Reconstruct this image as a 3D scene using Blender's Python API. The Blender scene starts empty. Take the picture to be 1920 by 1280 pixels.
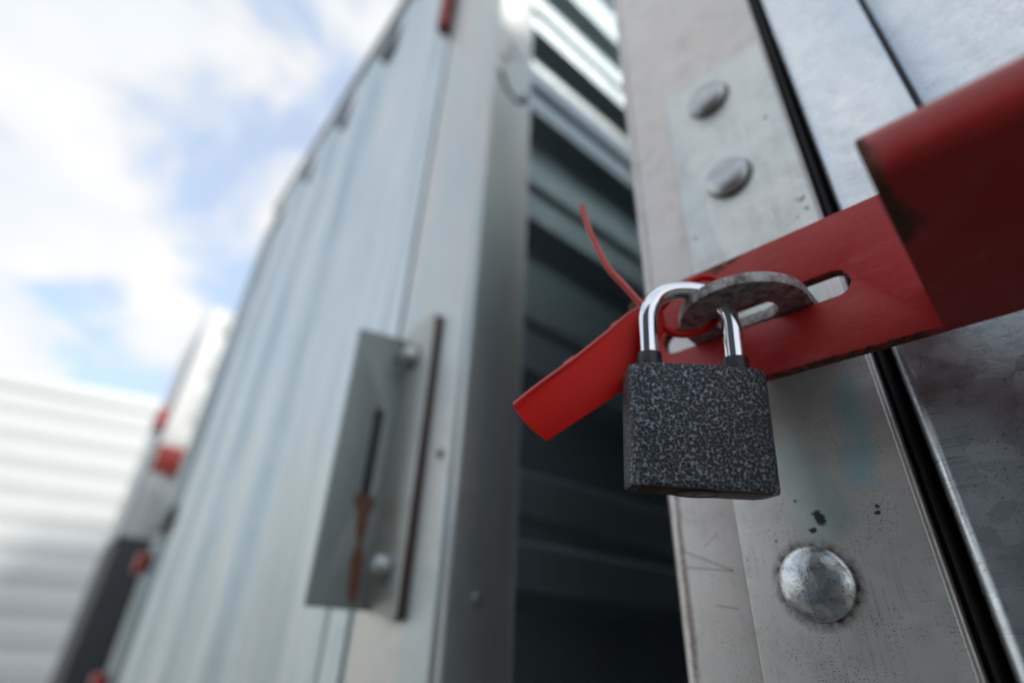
import bpy, bmesh, math, random
from mathutils import Vector, Matrix, noise
random.seed(7)
R = math.radians
S = bpy.context.scene
COL = S.collection
KR = 1.093   # size of the right-hand container's ironwork
EYE = 1.0                       # camera height above the yard; "relative" heights below are from here

# ------------------------------------------------------------------ camera
cam_d = bpy.data.cameras.new('camera')
cam = bpy.data.objects.new('camera', cam_d); COL.objects.link(cam)
ax = Vector((0.716313, 0.696718, 0.038463)); ay = Vector((0.32941, -0.386239, 0.861573)); az = Vector((0.615129, -0.604486, -0.506174))
m = Matrix(((ax.x, ay.x, az.x), (ax.y, ay.y, az.y), (ax.z, ay.z, az.z))).to_4x4()
m.translation = (0, 0, EYE)
cam.matrix_world = m
cam_d.sensor_width = 36.0
cam_d.lens = 36.0 * 987 / 1920
cam_d.clip_start = 0.005
cam_d.clip_end = 2000
cam_d.dof.use_dof = True
cam_d.dof.focus_distance = 0.1455
cam_d.dof.aperture_fstop = 4.0
S.camera = cam

# ------------------------------------------------------------------ sky, sun, exposure
SUN_EL, SUN_AZ = R(39), R(76)         # azimuth measured from +Y towards +X
W = bpy.data.worlds.new('World'); S.world = W; W.use_nodes = True
nt = W.node_tree; nt.nodes.clear()
def wn(t, **k):
    n = nt.nodes.new(t)
    for a, b in k.items(): setattr(n, a, b)
    return n
def wl(a, b): nt.links.new(a, b)
sky = wn('ShaderNodeTexSky'); sky.sky_type = 'NISHITA'; sky.sun_disc = False
sky.sun_elevation = SUN_EL; sky.sun_rotation = SUN_AZ; sky.dust_density = 0.6; sky.ozone_density = 1.6
bg_sky = wn('ShaderNodeBackground'); bg_sky.inputs[1].default_value = 0.15
wl(sky.outputs[0], bg_sky.inputs[0])
tc = wn('ShaderNodeTexCoord')
sep = wn('ShaderNodeSeparateXYZ'); wl(tc.outputs['Generated'], sep.inputs[0])
def wmath(op, a, b=None):
    n = wn('ShaderNodeMath', operation=op)
    for i, v in enumerate((a, b)):
        if v is None: continue
        if hasattr(v, 'links'): wl(v, n.inputs[i])
        else: n.inputs[i].default_value = v
    return n.outputs[0]
# a flat layer of cloud: directions are projected on a plane overhead
zz = wmath('ADD', wmath('MAXIMUM', sep.outputs[2], 0.0), 0.22)
cmb = wn('ShaderNodeCombineXYZ')
wl(wmath('DIVIDE', sep.outputs[0], zz), cmb.inputs[0]); wl(wmath('DIVIDE', sep.outputs[1], zz), cmb.inputs[1])
cmb.inputs[2].default_value = 5.0
n1 = wn('ShaderNodeTexNoise'); n1.inputs['Scale'].default_value = 3.0; n1.inputs['Detail'].default_value = 7; n1.inputs['Roughness'].default_value = 0.52
n1.inputs['Distortion'].default_value = 0.35
wl(cmb.outputs[0], n1.inputs['Vector'])
ramp = wn('ShaderNodeValToRGB'); ramp.color_ramp.elements[0].position = 0.385; ramp.color_ramp.elements[1].position = 0.57
ramp.color_ramp.interpolation = 'EASE'; ramp.color_ramp.elements[0].color = (0.58, 0.58, 0.58, 1)
wl(n1.outputs['Fac'], ramp.inputs[0])
n2 = wn('ShaderNodeTexNoise'); n2.inputs['Scale'].default_value = 3.4; n2.inputs['Detail'].default_value = 4
wl(cmb.outputs[0], n2.inputs['Vector'])
cr = wn('ShaderNodeValToRGB'); cr.color_ramp.elements[0].position = 0.3; cr.color_ramp.elements[1].position = 0.62
cr.color_ramp.elements[0].color = (0.84, 0.90, 0.97, 1); cr.color_ramp.elements[1].color = (1.0, 1.0, 1.0, 1)
wl(n2.outputs['Fac'], cr.inputs[0])
bg_cl = wn('ShaderNodeBackground'); bg_cl.inputs[1].default_value = 0.585
veil = wn('ShaderNodeMix', data_type='RGBA')          # thin high haze is bluer than the thick cloud
vr = wn('ShaderNodeValToRGB'); vr.color_ramp.elements[0].position = 0.52; vr.color_ramp.elements[1].position = 0.85
wl(ramp.outputs[0], vr.inputs[0]); wl(vr.outputs[0], veil.inputs[0])
veil.inputs[6].default_value = (0.74, 0.90, 1.10, 1); wl(cr.outputs[0], veil.inputs[7])
wl(veil.outputs[2], bg_cl.inputs[0])
mix = wn('ShaderNodeMixShader'); wl(ramp.outputs[0], mix.inputs[0]); wl(bg_sky.outputs[0], mix.inputs[1]); wl(bg_cl.outputs[0], mix.inputs[2])
wo = wn('ShaderNodeOutputWorld'); wl(mix.outputs[0], wo.inputs[0])

sl = bpy.data.lights.new('sun', 'SUN'); so = bpy.data.objects.new('sun', sl); COL.objects.link(so)
sl.energy = 1.5; sl.angle = R(12); sl.color = (1.0, 0.95, 0.88)
sd = Vector((math.sin(SUN_AZ) * math.cos(SUN_EL), math.cos(SUN_AZ) * math.cos(SUN_EL), math.sin(SUN_EL)))
so.rotation_euler = sd.to_track_quat('Z', 'Y').to_euler(); so.location = (0, 0, 20)

S.view_settings.view_transform = 'Standard'; S.view_settings.look = 'None'
S.view_settings.exposure = 0.80; S.view_settings.gamma = 1.0; S.view_settings.use_curve_mapping = False
S.cycles.use_denoising = True
S.cycles.max_bounces = 10; S.cycles.glossy_bounces = 6; S.cycles.diffuse_bounces = 5
S.cycles.caustics_reflective = False; S.cycles.caustics_refractive = False

# ------------------------------------------------------------------ helpers
def tag(o, label=None, cat=None, group=None, kind=None):
    for k, v in (('label', label), ('category', cat), ('group', group), ('kind', kind)):
        if v: o[k] = v
    return o
def empty(name, loc, rz=0.0):
    o = bpy.data.objects.new(name, None); COL.objects.link(o)
    o.location = loc; o.rotation_euler = (0, 0, rz); o.empty_display_size = 0.05
    return o
def link(name, me, mat, parent=None, off=(0, 0, 0), smooth=None):
    """link a mesh whose vertices are given in the parent's frame shifted by off"""
    if off != (0, 0, 0): me.transform(Matrix.Translation(off))
    o = bpy.data.objects.new(name, me); COL.objects.link(o)
    if mat: me.materials.append(mat)
    if parent: o.parent = parent
    if smooth is not None:
        me.polygons.foreach_set('use_smooth', [True] * len(me.polygons))
        bm = bmesh.new(); bm.from_mesh(me)
        for e in bm.edges:
            if len(e.link_faces) == 2 and e.calc_face_angle(0) > R(smooth): e.smooth = False
        bm.to_mesh(me); bm.free()
    return o
def fin(bm, name):
    bmesh.ops.recalc_face_normals(bm, faces=bm.faces)
    me = bpy.data.meshes.new(name); bm.to_mesh(me); bm.free(); return me
def box_bm(bm, x0, x1, y0, y1, z0, z1, bevel=0.0, seg=2):
    r = bmesh.ops.create_cube(bm, size=1.0)
    vs = r['verts']
    for v in vs:
        v.co = Vector(((x0 + x1) / 2 + v.co.x * (x1 - x0), (y0 + y1) / 2 + v.co.y * (y1 - y0), (z0 + z1) / 2 + v.co.z * (z1 - z0)))
    if bevel:
        es = list({e for v in vs for e in v.link_edges})
        bmesh.ops.bevel(bm, geom=es, offset=bevel, segments=seg, affect='EDGES', profile=0.5)
    return bm
def box(name, x0, x1, y0, y1, z0, z1, mat, parent=None, bevel=0.0, off=(0, 0, 0), seg=2):
    bm = bmesh.new(); box_bm(bm, x0, x1, y0, y1, z0, z1, bevel, seg)
    return link(name, fin(bm, name), mat, parent, off, 35 if bevel else None)
def prism_me(pts, lo, hi, axis='z', name='p', bevel=0.0):
    """closed 2-D outline swept from lo to hi. axis z: pts=(x,y); x: pts=(y,z)"""
    bm = bmesh.new()
    def P(a, b, t): return (a, b, t) if axis == 'z' else ((t, a, b) if axis == 'x' else (a, t, b))
    A = [bm.verts.new(P(a, b, lo)) for a, b in pts]; B = [bm.verts.new(P(a, b, hi)) for a, b in pts]
    n = len(pts)
    for i in range(n): bm.faces.new((A[i], A[(i + 1) % n], B[(i + 1) % n], B[i]))
    ca = bm.faces.new(A); cb = bm.faces.new(B[::-1])
    if bevel:
        es = list({e for f in (ca, cb) for e in f.edges})
        bmesh.ops.bevel(bm, geom=es, offset=bevel, segments=2, affect='EDGES', profile=0.5)
    return fin(bm, name)
def arc(cx, cy, r, a0, a1, n):
    return [(cx + r * math.cos(R(a0 + (a1 - a0) * i / n)), cy + r * math.sin(R(a0 + (a1 - a0) * i / n))) for i in range(n + 1)]
def plate_me(outer, holes, thick, bevel, mtx, name='plate'):
    """flat plate with holes; built centred on z=0 then moved by mtx"""
    cu = bpy.data.curves.new(name, 'CURVE'); cu.dimensions = '2D'; cu.fill_mode = 'BOTH'
    cu.extrude = thick / 2 - bevel; cu.bevel_depth = bevel; cu.bevel_resolution = 2; cu.offset = -bevel
    for loop in [outer] + holes:
        sp = cu.splines.new('POLY'); sp.points.add(len(loop) - 1)
        for p, (a, b) in zip(sp.points, loop): p.co = (a, b, 0, 1)
        sp.use_cyclic_u = True
    o = bpy.data.objects.new(name, cu); COL.objects.link(o)
    dg = bpy.context.evaluated_depsgraph_get(); dg.update()
    me = bpy.data.meshes.new_from_object(o.evaluated_get(dg))
    bpy.data.objects.remove(o); bpy.data.curves.remove(cu)
    me.materials.clear(); me.transform(mtx)
    bm = bmesh.new(); bm.from_mesh(me)
    bmesh.ops.remove_doubles(bm, verts=bm.verts, dist=1e-6)
    return fin(bm, name)
def catmull(pts, n):
    out = []
    P = [Vector(p) for p in pts]
    for i in range(len(P) - 1):
        p0 = P[max(i - 1, 0)]; p1 = P[i]; p2 = P[i + 1]; p3 = P[min(i + 2, len(P) - 1)]
        for k in range(n):
            t = k / n
            out.append(0.5 * ((2 * p1) + (p2 - p0) * t + (2 * p0 - 5 * p1 + 4 * p2 - p3) * t * t + (3 * p1 - p0 - 3 * p2 + p3) * t ** 3))
    out.append(P[-1]); return out
def tube_bm(bm, path, r, seg=12, rfun=None, flat=1.0, ref=None):
    path = [Vector(p) for p in path]
    rings = []; nrm = None
    for i, p in enumerate(path):
        t = (path[min(i + 1, len(path) - 1)] - path[max(i - 1, 0)]).normalized()
        if nrm is None:
            a = Vector(ref) if ref else (Vector((0, 0, 1)) if abs(t.z) < 0.9 else Vector((1, 0, 0)))
            nrm = (a - t * a.dot(t)).normalized()
        else: nrm = (nrm - t * nrm.dot(t)).normalized()
        b = t.cross(nrm); rr = r * (rfun(i / (len(path) - 1)) if rfun else 1)
        rings.append([bm.verts.new(p + nrm * (rr * math.cos(2 * math.pi * k / seg)) + b * (rr * flat * math.sin(2 * math.pi * k / seg))) for k in range(seg)])
    for A, B in zip(rings, rings[1:]):
        for k in range(seg): bm.faces.new((A[k], A[(k + 1) % seg], B[(k + 1) % seg], B[k]))
    bm.faces.new(rings[0][::-1]); bm.faces.new(rings[-1])
    return bm
def lathe_me(prof, seg, mtx, name):
    """profile (r, h) revolved about z, first/last radius may be 0"""
    bm = bmesh.new(); rings = []
    for r, h in prof:
        if r < 1e-7: rings.append([bm.verts.new((0, 0, h))])
        else: rings.append([bm.verts.new((r * math.cos(2 * math.pi * k / seg), r * math.sin(2 * math.pi * k / seg), h)) for k in range(seg)])
    for A, B in zip(rings, rings[1:]):
        for k in range(seg):
            k2 = (k + 1) % seg
            if len(A) == 1: bm.faces.new((A[0], B[k], B[k2]))
            elif len(B) == 1: bm.faces.new((A[k], A[k2], B[0]))
            else: bm.faces.new((A[k], A[k2], B[k2], B[k]))
    me = fin(bm, name); me.transform(mtx); return me

# ------------------------------------------------------------------ materials
class Mat:
    def __init__(s, name):
        s.m = bpy.data.materials.new(name); s.m.use_nodes = True; s.t = s.m.node_tree
        s.b = s.t.nodes['Principled BSDF']
        s.tc = s.t.nodes.new('ShaderNodeTexCoord')
    def n(s, t, **k):
        x = s.t.nodes.new(t)
        for a, b in k.items(): setattr(x, a, b)
        return x
    def set(s, sock, v):
        if hasattr(v, 'links'): s.t.links.new(v, sock)
        else: sock.default_value = v
    def math(s, op, *a, clamp=False):
        x = s.n('ShaderNodeMath', operation=op); x.use_clamp = clamp
        for i, v in enumerate(a): s.set(x.inputs[i], v)
        return x.outputs[0]
    def obj(s, scale=(1, 1, 1), loc=(0, 0, 0)):
        mp = s.n('ShaderNodeMapping'); mp.inputs['Scale'].default_value = scale; mp.inputs['Location'].default_value = loc
        s.set(mp.inputs[0], s.tc.outputs['Object']); return mp.outputs[0]
    def noise(s, scale, detail=4, rough=0.55, vec=None, dist=0.0):
        x = s.n('ShaderNodeTexNoise'); x.inputs['Scale'].default_value = scale; x.inputs['Detail'].default_value = detail
        x.inputs['Roughness'].default_value = rough; x.inputs['Distortion'].default_value = dist
        s.set(x.inputs['Vector'], vec if vec is not None else s.tc.outputs['Object']); return x.outputs['Fac']
    def vor(s, scale, vec=None, feature='F1', out='Distance'):
        x = s.n('ShaderNodeTexVoronoi', feature=feature); x.inputs['Scale'].default_value = scale
        s.set(x.inputs['Vector'], vec if vec is not None else s.tc.outputs['Object']); return x.outputs[out]
    def ramp(s, fac, *stops, interp='LINEAR'):
        x = s.n('ShaderNodeValToRGB'); cr = x.color_ramp; cr.interpolation = interp
        while len(cr.elements) < len(stops): cr.elements.new(0.5)
        for e, (p, c) in zip(cr.elements, stops):
            e.position = p; e.color = (c, c, c, 1) if isinstance(c, (int, float)) else (*c, 1)
        s.set(x.inputs[0], fac); return x.outputs[0]
    def mix(s, fac, a, b, mode='MIX'):
        x = s.n('ShaderNodeMix', data_type='RGBA', blend_type=mode)
        s.set(x.inputs[0], fac)
        for i, v in ((6, a), (7, b)):
            s.set(x.inputs[i], (*v, 1) if isinstance(v, tuple) and len(v) == 3 else v)
        return x.outputs[2]
    def bump(s, h, dist, strength=1.0, prev=None):
        x = s.n('ShaderNodeBump'); x.inputs['Strength'].default_value = strength; x.inputs['Distance'].default_value = dist
        s.set(x.inputs['Height'], h)
        if prev is not None: s.set(x.inputs['Normal'], prev)
        return x.outputs[0]
    def xyz(s):
        x = s.n('ShaderNodeSeparateXYZ'); s.set(x.inputs[0], s.tc.outputs['Object']); return x.outputs
    def seg(s, u, v, p, q, w, wob=None):
        """soft mask along the segment p-q in the (u, v) plane of the object"""
        px, py = p; qx, qy = q; dx, dy = qx - px, qy - py; L2 = dx * dx + dy * dy
        a = s.math('SUBTRACT', u, px); b = s.math('SUBTRACT', v, py)
        if wob is not None: a = s.math('ADD', a, wob)
        t = s.math('DIVIDE', s.math('ADD', s.math('MULTIPLY', a, dx), s.math('MULTIPLY', b, dy)), L2, clamp=True)
        ex = s.math('SUBTRACT', a, s.math('MULTIPLY', t, dx)); ey = s.math('SUBTRACT', b, s.math('MULTIPLY', t, dy))
        d = s.math('SQRT', s.math('ADD', s.math('MULTIPLY', ex, ex), s.math('MULTIPLY', ey, ey)))
        return s.math('SUBTRACT', 1.0, s.math('DIVIDE', d, w), clamp=True)
    def out(s, color=None, rough=None, metal=None, normal=None, spec=None, coat=None):
        for k, v in (('Base Color', color), ('Roughness', rough), ('Metallic', metal), ('Normal', normal), ('Specular IOR Level', spec), ('Coat Weight', coat)):
            if v is None: continue
            if isinstance(v, tuple) and len(v) == 3: v = (*v, 1)
            s.set(s.b.inputs[k], v)
        return s.m

def galv(name, ca, cb, metal, rough, streak=6.0, speck=0.5, marks=None, bump=0.00005, patch=None, scratch=None, pitscale=1500):
    """weathered zinc: two tints in broad soft clouds, faint crystal spangle, dark pits and fine dust"""
    M = Mat(name)
    f = M.noise(1.0, 3, 0.5, M.obj((34, 34, streak * 1.6)), 0.9)
    col = M.mix(M.ramp(f, (0.36, 0.0), (0.64, 1.0)), ca, cb)
    sp = M.vor(210, None, 'F1', 'Color')
    bw = M.n('ShaderNodeRGBToBW'); M.set(bw.inputs[0], sp); spv = bw.outputs[0]
    col = M.mix(M.math('MULTIPLY', spv, 0.08), col, (0.40, 0.42, 0.43))
    if patch: col = M.mix(M.math('MULTIPLY', M.ramp(M.noise(1.0, 3, 0.5, M.obj((30, 30, 12), (0.3, 0, 0.9))), (0.52, 0.0), (0.68, 1.0)), 0.6), col, patch)
    gr = M.noise(1500, 5, 0.75)
    col = M.mix(M.math('MULTIPLY', M.ramp(gr, (0.36, 1.0), (0.47, 0.0)), 0.25), col, (0.26, 0.24, 0.23))
    pits = M.ramp(M.noise(pitscale, 3, 0.6), (0.33, 1.0), (0.40, 0.0))
    reg = M.ramp(M.noise(42, 3, 0.6), (0.42, 0.0), (0.6, 1.0))
    col = M.mix(M.math('MULTIPLY', M.math('MULTIPLY', pits, reg), speck), col, (0.08, 0.07, 0.07))
    h = M.math('ADD', M.math('MULTIPLY', gr, 0.5), M.math('MULTIPLY', M.noise(600, 3, 0.6), 0.6))
    nrm = M.bump(h, bump, 0.8)
    if scratch:
        sc = M.noise(1.0, 3, 0.6, M.obj((60, 60, 1800)))
        scm = M.math('MULTIPLY', M.ramp(sc, (0.54, 0.0), (0.62, 1.0)), M.ramp(M.noise(60, 3, 0.6), (0.45, 0.0), (0.6, 1.0)))
        col = M.mix(M.math('MULTIPLY', scm, scratch), col, (0.22, 0.22, 0.23))
    if marks: col, nrm = marks(M, col, nrm)
    rg = M.math('ADD', rough - 0.12, M.math('ADD', M.math('MULTIPLY', M.noise(70, 4, 0.6), 0.16), M.math('MULTIPLY', spv, 0.10)))
    return M.out(col, rg, metal, nrm)

def local_xz(M):
    x, y, z = M.xyz()
    return M.math('DIVIDE', x, KR), M.math('DIVIDE', M.math('SUBTRACT', z, EYE), KR)
def worn(M, col, x, tcol):
    """hair scratches drawn along the post, rubbed grime and a scatter of dark specks"""
    hair = M.noise(1.0, 4, 0.65, M.obj((1300, 1300, 34)))
    hm = M.math('MULTIPLY', M.ramp(hair, (0.57, 0.0), (0.66, 1.0)), M.ramp(M.noise(30, 4, 0.65), (0.42, 0.0), (0.62, 1.0)))
    col = M.mix(M.math('MULTIPLY', hm, 0.55), col, (0.22, 0.19, 0.18))
    gri = M.ramp(M.noise(52, 6, 0.72, None, 0.4), (0.50, 0.0), (0.72, 1.0))
    col = M.mix(M.math('MULTIPLY', gri, 0.38), col, (0.33, 0.29, 0.27))
    tint = M.ramp(M.noise(24, 3, 0.55, M.obj((1, 1, 0.6), (3.1, 0, 0.4))), (0.45, 0.0), (0.62, 1.0))
    col = M.mix(M.math('MULTIPLY', tint, 0.5), col, tcol)
    sp = M.ramp(M.noise(2300, 2, 0.5), (0.34, 1.0), (0.39, 0.0))
    return M.mix(M.math('MULTIPLY', M.math('MULTIPLY', sp, M.ramp(M.noise(75, 4, 0.7), (0.45, 0.0), (0.58, 1.0))), 0.75), col, (0.05, 0.04, 0.04))
def jamb_marks(M, col, nrm):
    x, z = local_xz(M)
    col = worn(M, col, x, (0.72, 0.66, 0.60))
    wob = M.math('MULTIPLY', M.math('SUBTRACT', M.noise(90, 5, 0.7), 0.5), 0.0022)
    # rusty brown line just inside the fold
    ln = M.seg(x, z, (0.0040, -0.2), (0.0052, 0.060), 0.0016, wob)
    ln2 = M.seg(x, z, (0.0052, 0.060), (0.0062, 0.9), 0.0012, wob)
    br = M.math('MULTIPLY', M.math('POWER', M.math('MAXIMUM', ln, M.math('MULTIPLY', ln2, 0.5)), 0.6), M.ramp(M.noise(240, 5, 0.7), (0.30, 0.25), (0.50, 1.0)))
    col = M.mix(M.math('MULTIPLY', br, 0.75), col, (0.12, 0.060, 0.050))
    for p, q, w in (((0.0066, 0.0306), (0.0214, 0.0241), 0.00030), ((0.0059, 0.0260), (0.0214, 0.0240), 0.00026), ((0.0147, 0.0145), (0.0212, 0.0135), 0.00022),
                    ((0.0130, 0.0317), (0.0182, 0.0354), 0.00018), ((0.0004, 0.2145), (0.0150, 0.2200), 0.00045), ((0.0066, 0.170), (0.0016, 0.194), 0.00030)):
        col = M.mix(M.math('MULTIPLY', M.ramp(M.seg(x, z, p, q, w * 1.6), (0.1, 0.0), (0.6, 1.0)), 0.42), col, (0.09, 0.075, 0.07))
    e = M.seg(x, z, (0.0257, -0.2), (0.0257, 0.2400), 0.0011)
    col = M.mix(M.math('MULTIPLY', e, 0.8), col, (0.07, 0.06, 0.055))
    return col, nrm
def plate_marks(M, col, nrm):
    x, z = local_xz(M)
    warm = M.ramp(M.math('ADD', M.math('MULTIPLY', M.math('SUBTRACT', 0.075, z), 14), M.math('SUBTRACT', M.noise(45, 4, 0.6), 0.5)), (0.0, 0.0), (0.6, 1.0))
    col = M.mix(M.math('MULTIPLY', warm, 0.75), col, (0.80, 0.745, 0.70))
    col = worn(M, col, x, (0.74, 0.77, 0.72))
    # bluish and greenish oxide run under the bar
    wob = M.math('MULTIPLY', M.math('SUBTRACT', M.noise(110, 5, 0.7), 0.5), 0.014)
    a = M.seg(x, z, (0.0665, 0.072), (0.0635, 0.046), 0.0052, wob)
    col = M.mix(M.math('MULTIPLY', M.math('POWER', a, 0.7), 0.85), col, (0.42, 0.72, 0.76))
    b = M.seg(x, z, (0.0475, 0.056), (0.0520, 0.036), 0.0085, wob)
    col = M.mix(M.math('MULTIPLY', M.math('POWER', b, 0.7), 0.8), col, (0.50, 0.68, 0.60))
    for bx, bz in ((0.0476, 0.1745), (0.0468, 0.2270)):  # crescents of contact shade painted round the two upper bolts
        r_ = M.ramp(M.seg(x, z, (bx + 0.0006, bz - 0.0006), (bx + 0.0007, bz - 0.0007), 0.0104), (0.0, 0.0), (0.14, 1.0))
        col = M.mix(M.math('MULTIPLY', r_, 0.8), col, (0.10, 0.09, 0.085))
    # black tar-like dabs above the lower bolt and specks near the bar
    wx = M.math('MULTIPLY', M.math('SUBTRACT', M.noise(520, 4, 0.7), 0.5), 0.0045)
    for p, q, w in (((0.0498, 0.0370), (0.0506, 0.0350), 0.0016), ((0.0472, 0.0327), (0.0480, 0.0330), 0.0009), ((0.0646, 0.0372), (0.0646, 0.0373), 0.0007),
                    ((0.0642, 0.0356), (0.0642, 0.0357), 0.0007), ((0.0450, 0.0413), (0.0450, 0.0414), 0.0006), ((0.0367, 0.0309), (0.0368, 0.0309), 0.0006),
                    ((0.0700, 0.1466), (0.0713, 0.1473), 0.0010), ((0.0713, 0.1420), (0.0714, 0.1421), 0.0008), ((0.0672, 0.1399), (0.0673, 0.1400), 0.0006),
                    ((0.0675, 0.1962), (0.0676, 0.1963), 0.0010), ((0.0293, 0.1525), (0.0294, 0.1526), 0.0007), ((0.0690, 0.1478), (0.0691, 0.1478), 0.0006)):
        d = M.seg(x, z, p, q, w, wx)
        col = M.mix(M.ramp(d, (0.10, 0.0), (0.45, 0.92)), col, (0.013, 0.013, 0.013))
    # dirt ring collected round the lower bolt
    rg = M.ramp(M.seg(x, z, (0.0454, 0.0192), (0.0455, 0.0191), 0.0122, M.math('MULTIPLY', wx, 0.5)), (0.0, 0.0), (0.20, 1.0))
    col = M.mix(M.math('MULTIPLY', rg, M.ramp(M.noise(330, 4, 0.7), (0.35, 0.2), (0.60, 1.0))), col, (0.11, 0.080, 0.075))
    return col, nrm

m_jamb = galv('zinc_post', (0.80, 0.725, 0.68), (0.75, 0.725, 0.69), 0.58, 0.38, 5, 0.7, jamb_marks)
m_plate = galv('zinc_plate', (0.77, 0.83, 0.80), (0.84, 0.825, 0.80), 0.52, 0.38, 7, 0.45, plate_marks, patch=(0.60, 0.71, 0.67))
m_door = galv('zinc_door', (0.66, 0.72, 0.76), (0.75, 0.785, 0.80), 0.97, 0.28, 4, 1.0, None, 0.00008, scratch=0.38, pitscale=1000)
m_zinc = galv('zinc_left', (0.53, 0.625, 0.65), (0.68, 0.74, 0.745), 0.90, 0.42, 2.5, 0.3)
m_zinc_post = galv('zinc_left_post', (0.54, 0.61, 0.605), (0.66, 0.635, 0.585), 0.70, 0.36, 2.5, 0.3)
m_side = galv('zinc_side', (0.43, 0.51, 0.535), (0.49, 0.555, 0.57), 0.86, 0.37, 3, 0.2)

def bolt_mat():
    M = Mat('zinc_bolt')
    c = M.mix(M.ramp(M.noise(260, 5, 0.65), (0.4, 0.0), (0.6, 1.0)), (0.80, 0.80, 0.765), (0.46, 0.52, 0.56))
    pt = M.ramp(M.noise(900, 3, 0.6), (0.33, 1.0), (0.40, 0.0))
    c = M.mix(M.math('MULTIPLY', pt, 0.6), c, (0.06, 0.055, 0.05))
    nr = M.bump(M.noise(300, 4, 0.6), 0.0003, 0.7)
    return M.out(c, M.math('ADD', 0.2, M.math('MULTIPLY', M.noise(180, 4, 0.6), 0.22)), 0.9, nr)
m_bolt = bolt_mat()

m_pan = galv('dull_bolt', (0.40, 0.435, 0.445), (0.66, 0.67, 0.66), 0.85, 0.36, 70, 0.9, pitscale=900, bump=0.00016)

def red_mat():
    M = Mat('red_paint')
    c = M.mix(M.ramp(M.noise(40, 4, 0.6), (0.35, 0.0), (0.7, 1.0)), (0.46, 0.015, 0.013), (0.49, 0.028, 0.022))
    x, y, z = M.xyz(); x = M.math('SUBTRACT', x, 0.003); y = M.math('ADD', y, 0.160); z = M.math('ADD', z, 0.0765)
    chips = M.ramp(M.noise(120, 6, 0.7), (0.56, 0.0), (0.62, 1.0))
    # chipped, rusted upper-left corner of the strap
    e = M.ramp(M.math('ADD', M.math('MULTIPLY', M.math('SUBTRACT', -0.060, x), 22), M.math('MULTIPLY', M.math('SUBTRACT', z, 0.1170), 95)), (0.0, 0.0), (0.7, 1.0))
    chip2 = M.ramp(M.math('ADD', M.math('MULTIPLY', e, 0.30), M.noise(230, 6, 0.7)), (0.68, 0.0), (0.73, 1.0))
    rust = M.mix(M.noise(300, 4, 0.6), (0.035, 0.015, 0.010), (0.16, 0.055, 0.020))
    edge = M.ramp(M.math('MULTIPLY', M.math('SUBTRACT', z, 0.1232), 600), (0.0, 0.0), (1.0, 1.0))
    msk = M.math('MAXIMUM', chip2, M.math('MULTIPLY', M.math('MULTIPLY', edge, M.math('GREATER_THAN', y, 0.15)), chips), clamp=True)
    # rust on the handle's cut end
    h = M.seg(x, z, (-0.0035, 0.0895), (-0.0030, 0.082), 0.0065)
    hz = M.math('MULTIPLY', M.ramp(M.math('ADD', M.math('MULTIPLY', h, 0.35), M.noise(110, 5, 0.7)), (0.66, 0.0), (0.74, 1.0)), M.math('LESS_THAN', y, 0.115))
    msk = M.math('MAXIMUM', msk, hz, clamp=True)
    g = M.seg(x, y, (-0.004, 0.092), (-0.002, 0.112), 0.0075)
    gz = M.math('MULTIPLY', M.ramp(M.math('ADD', M.math('MULTIPLY', g, 0.6), M.noise(150, 5, 0.7)), (0.76, 0.0), (0.90, 1.0)), M.math('LESS_THAN', z, 0.084))
    msk = M.math('MAXIMUM', msk, gz, clamp=True)
    lip_light = M.math('MULTIPLY', M.ramp(M.math('MULTIPLY', M.math('SUBTRACT', z, 0.0815), 130), (0.0, 0.0), (1.0, 1.0)), M.math('LESS_THAN', y, 0.12))
    c = M.mix(M.math('MULTIPLY', lip_light, 0.7), c, (0.52, 0.15, 0.14))          # outer lip's highlight painted in as paler, faded red
    # scuffs, and paint knocked off round the slot and along the lower edge
    sc = M.math('MULTIPLY', M.ramp(M.noise(1.0, 5, 0.7, M.obj((90, 90, 260))), (0.52, 0.0), (0.66, 1.0)), 0.20)
    c = M.mix(sc, c, (0.50, 0.15, 0.13))
    onst = M.math('MULTIPLY', M.math('GREATER_THAN', y, 0.150), M.math('LESS_THAN', x, -0.006))
    ds = M.math('MULTIPLY', M.math('SUBTRACT', 1.0, M.seg(x, z, (-0.0760, 0.09985), (-0.0226, 0.09985), 0.010)), 0.010)
    rim = M.ramp(M.math('MULTIPLY', ds, 100), (0.43, 1.0), (0.56, 0.0))
    low = M.ramp(M.math('MULTIPLY', M.math('SUBTRACT', z, 0.0765), 1000), (0.0, 1.0), (1.0, 0.0))
    kn = M.math('MULTIPLY', M.math('MAXIMUM', rim, low), onst)
    kn = M.ramp(M.math('ADD', M.math('MULTIPLY', kn, 0.32), M.noise(420, 5, 0.7)), (0.74, 0.0), (0.80, 1.0))
    msk = M.math('MAXIMUM', msk, kn, clamp=True)
    c = M.mix(msk, c, rust)
    nr = M.bump(M.math('SUBTRACT', M.noise(500, 4, 0.6), M.math('MULTIPLY', msk, 1.2)), 0.00010, 0.8)
    return M.out(c, M.math('ADD', M.math('ADD', 0.32, M.math('MULTIPLY', M.noise(60, 5, 0.65), 0.2)), M.math('MULTIPLY', msk, 0.35)), 0.0, nr, 0.5)
m_red = red_mat()

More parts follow.
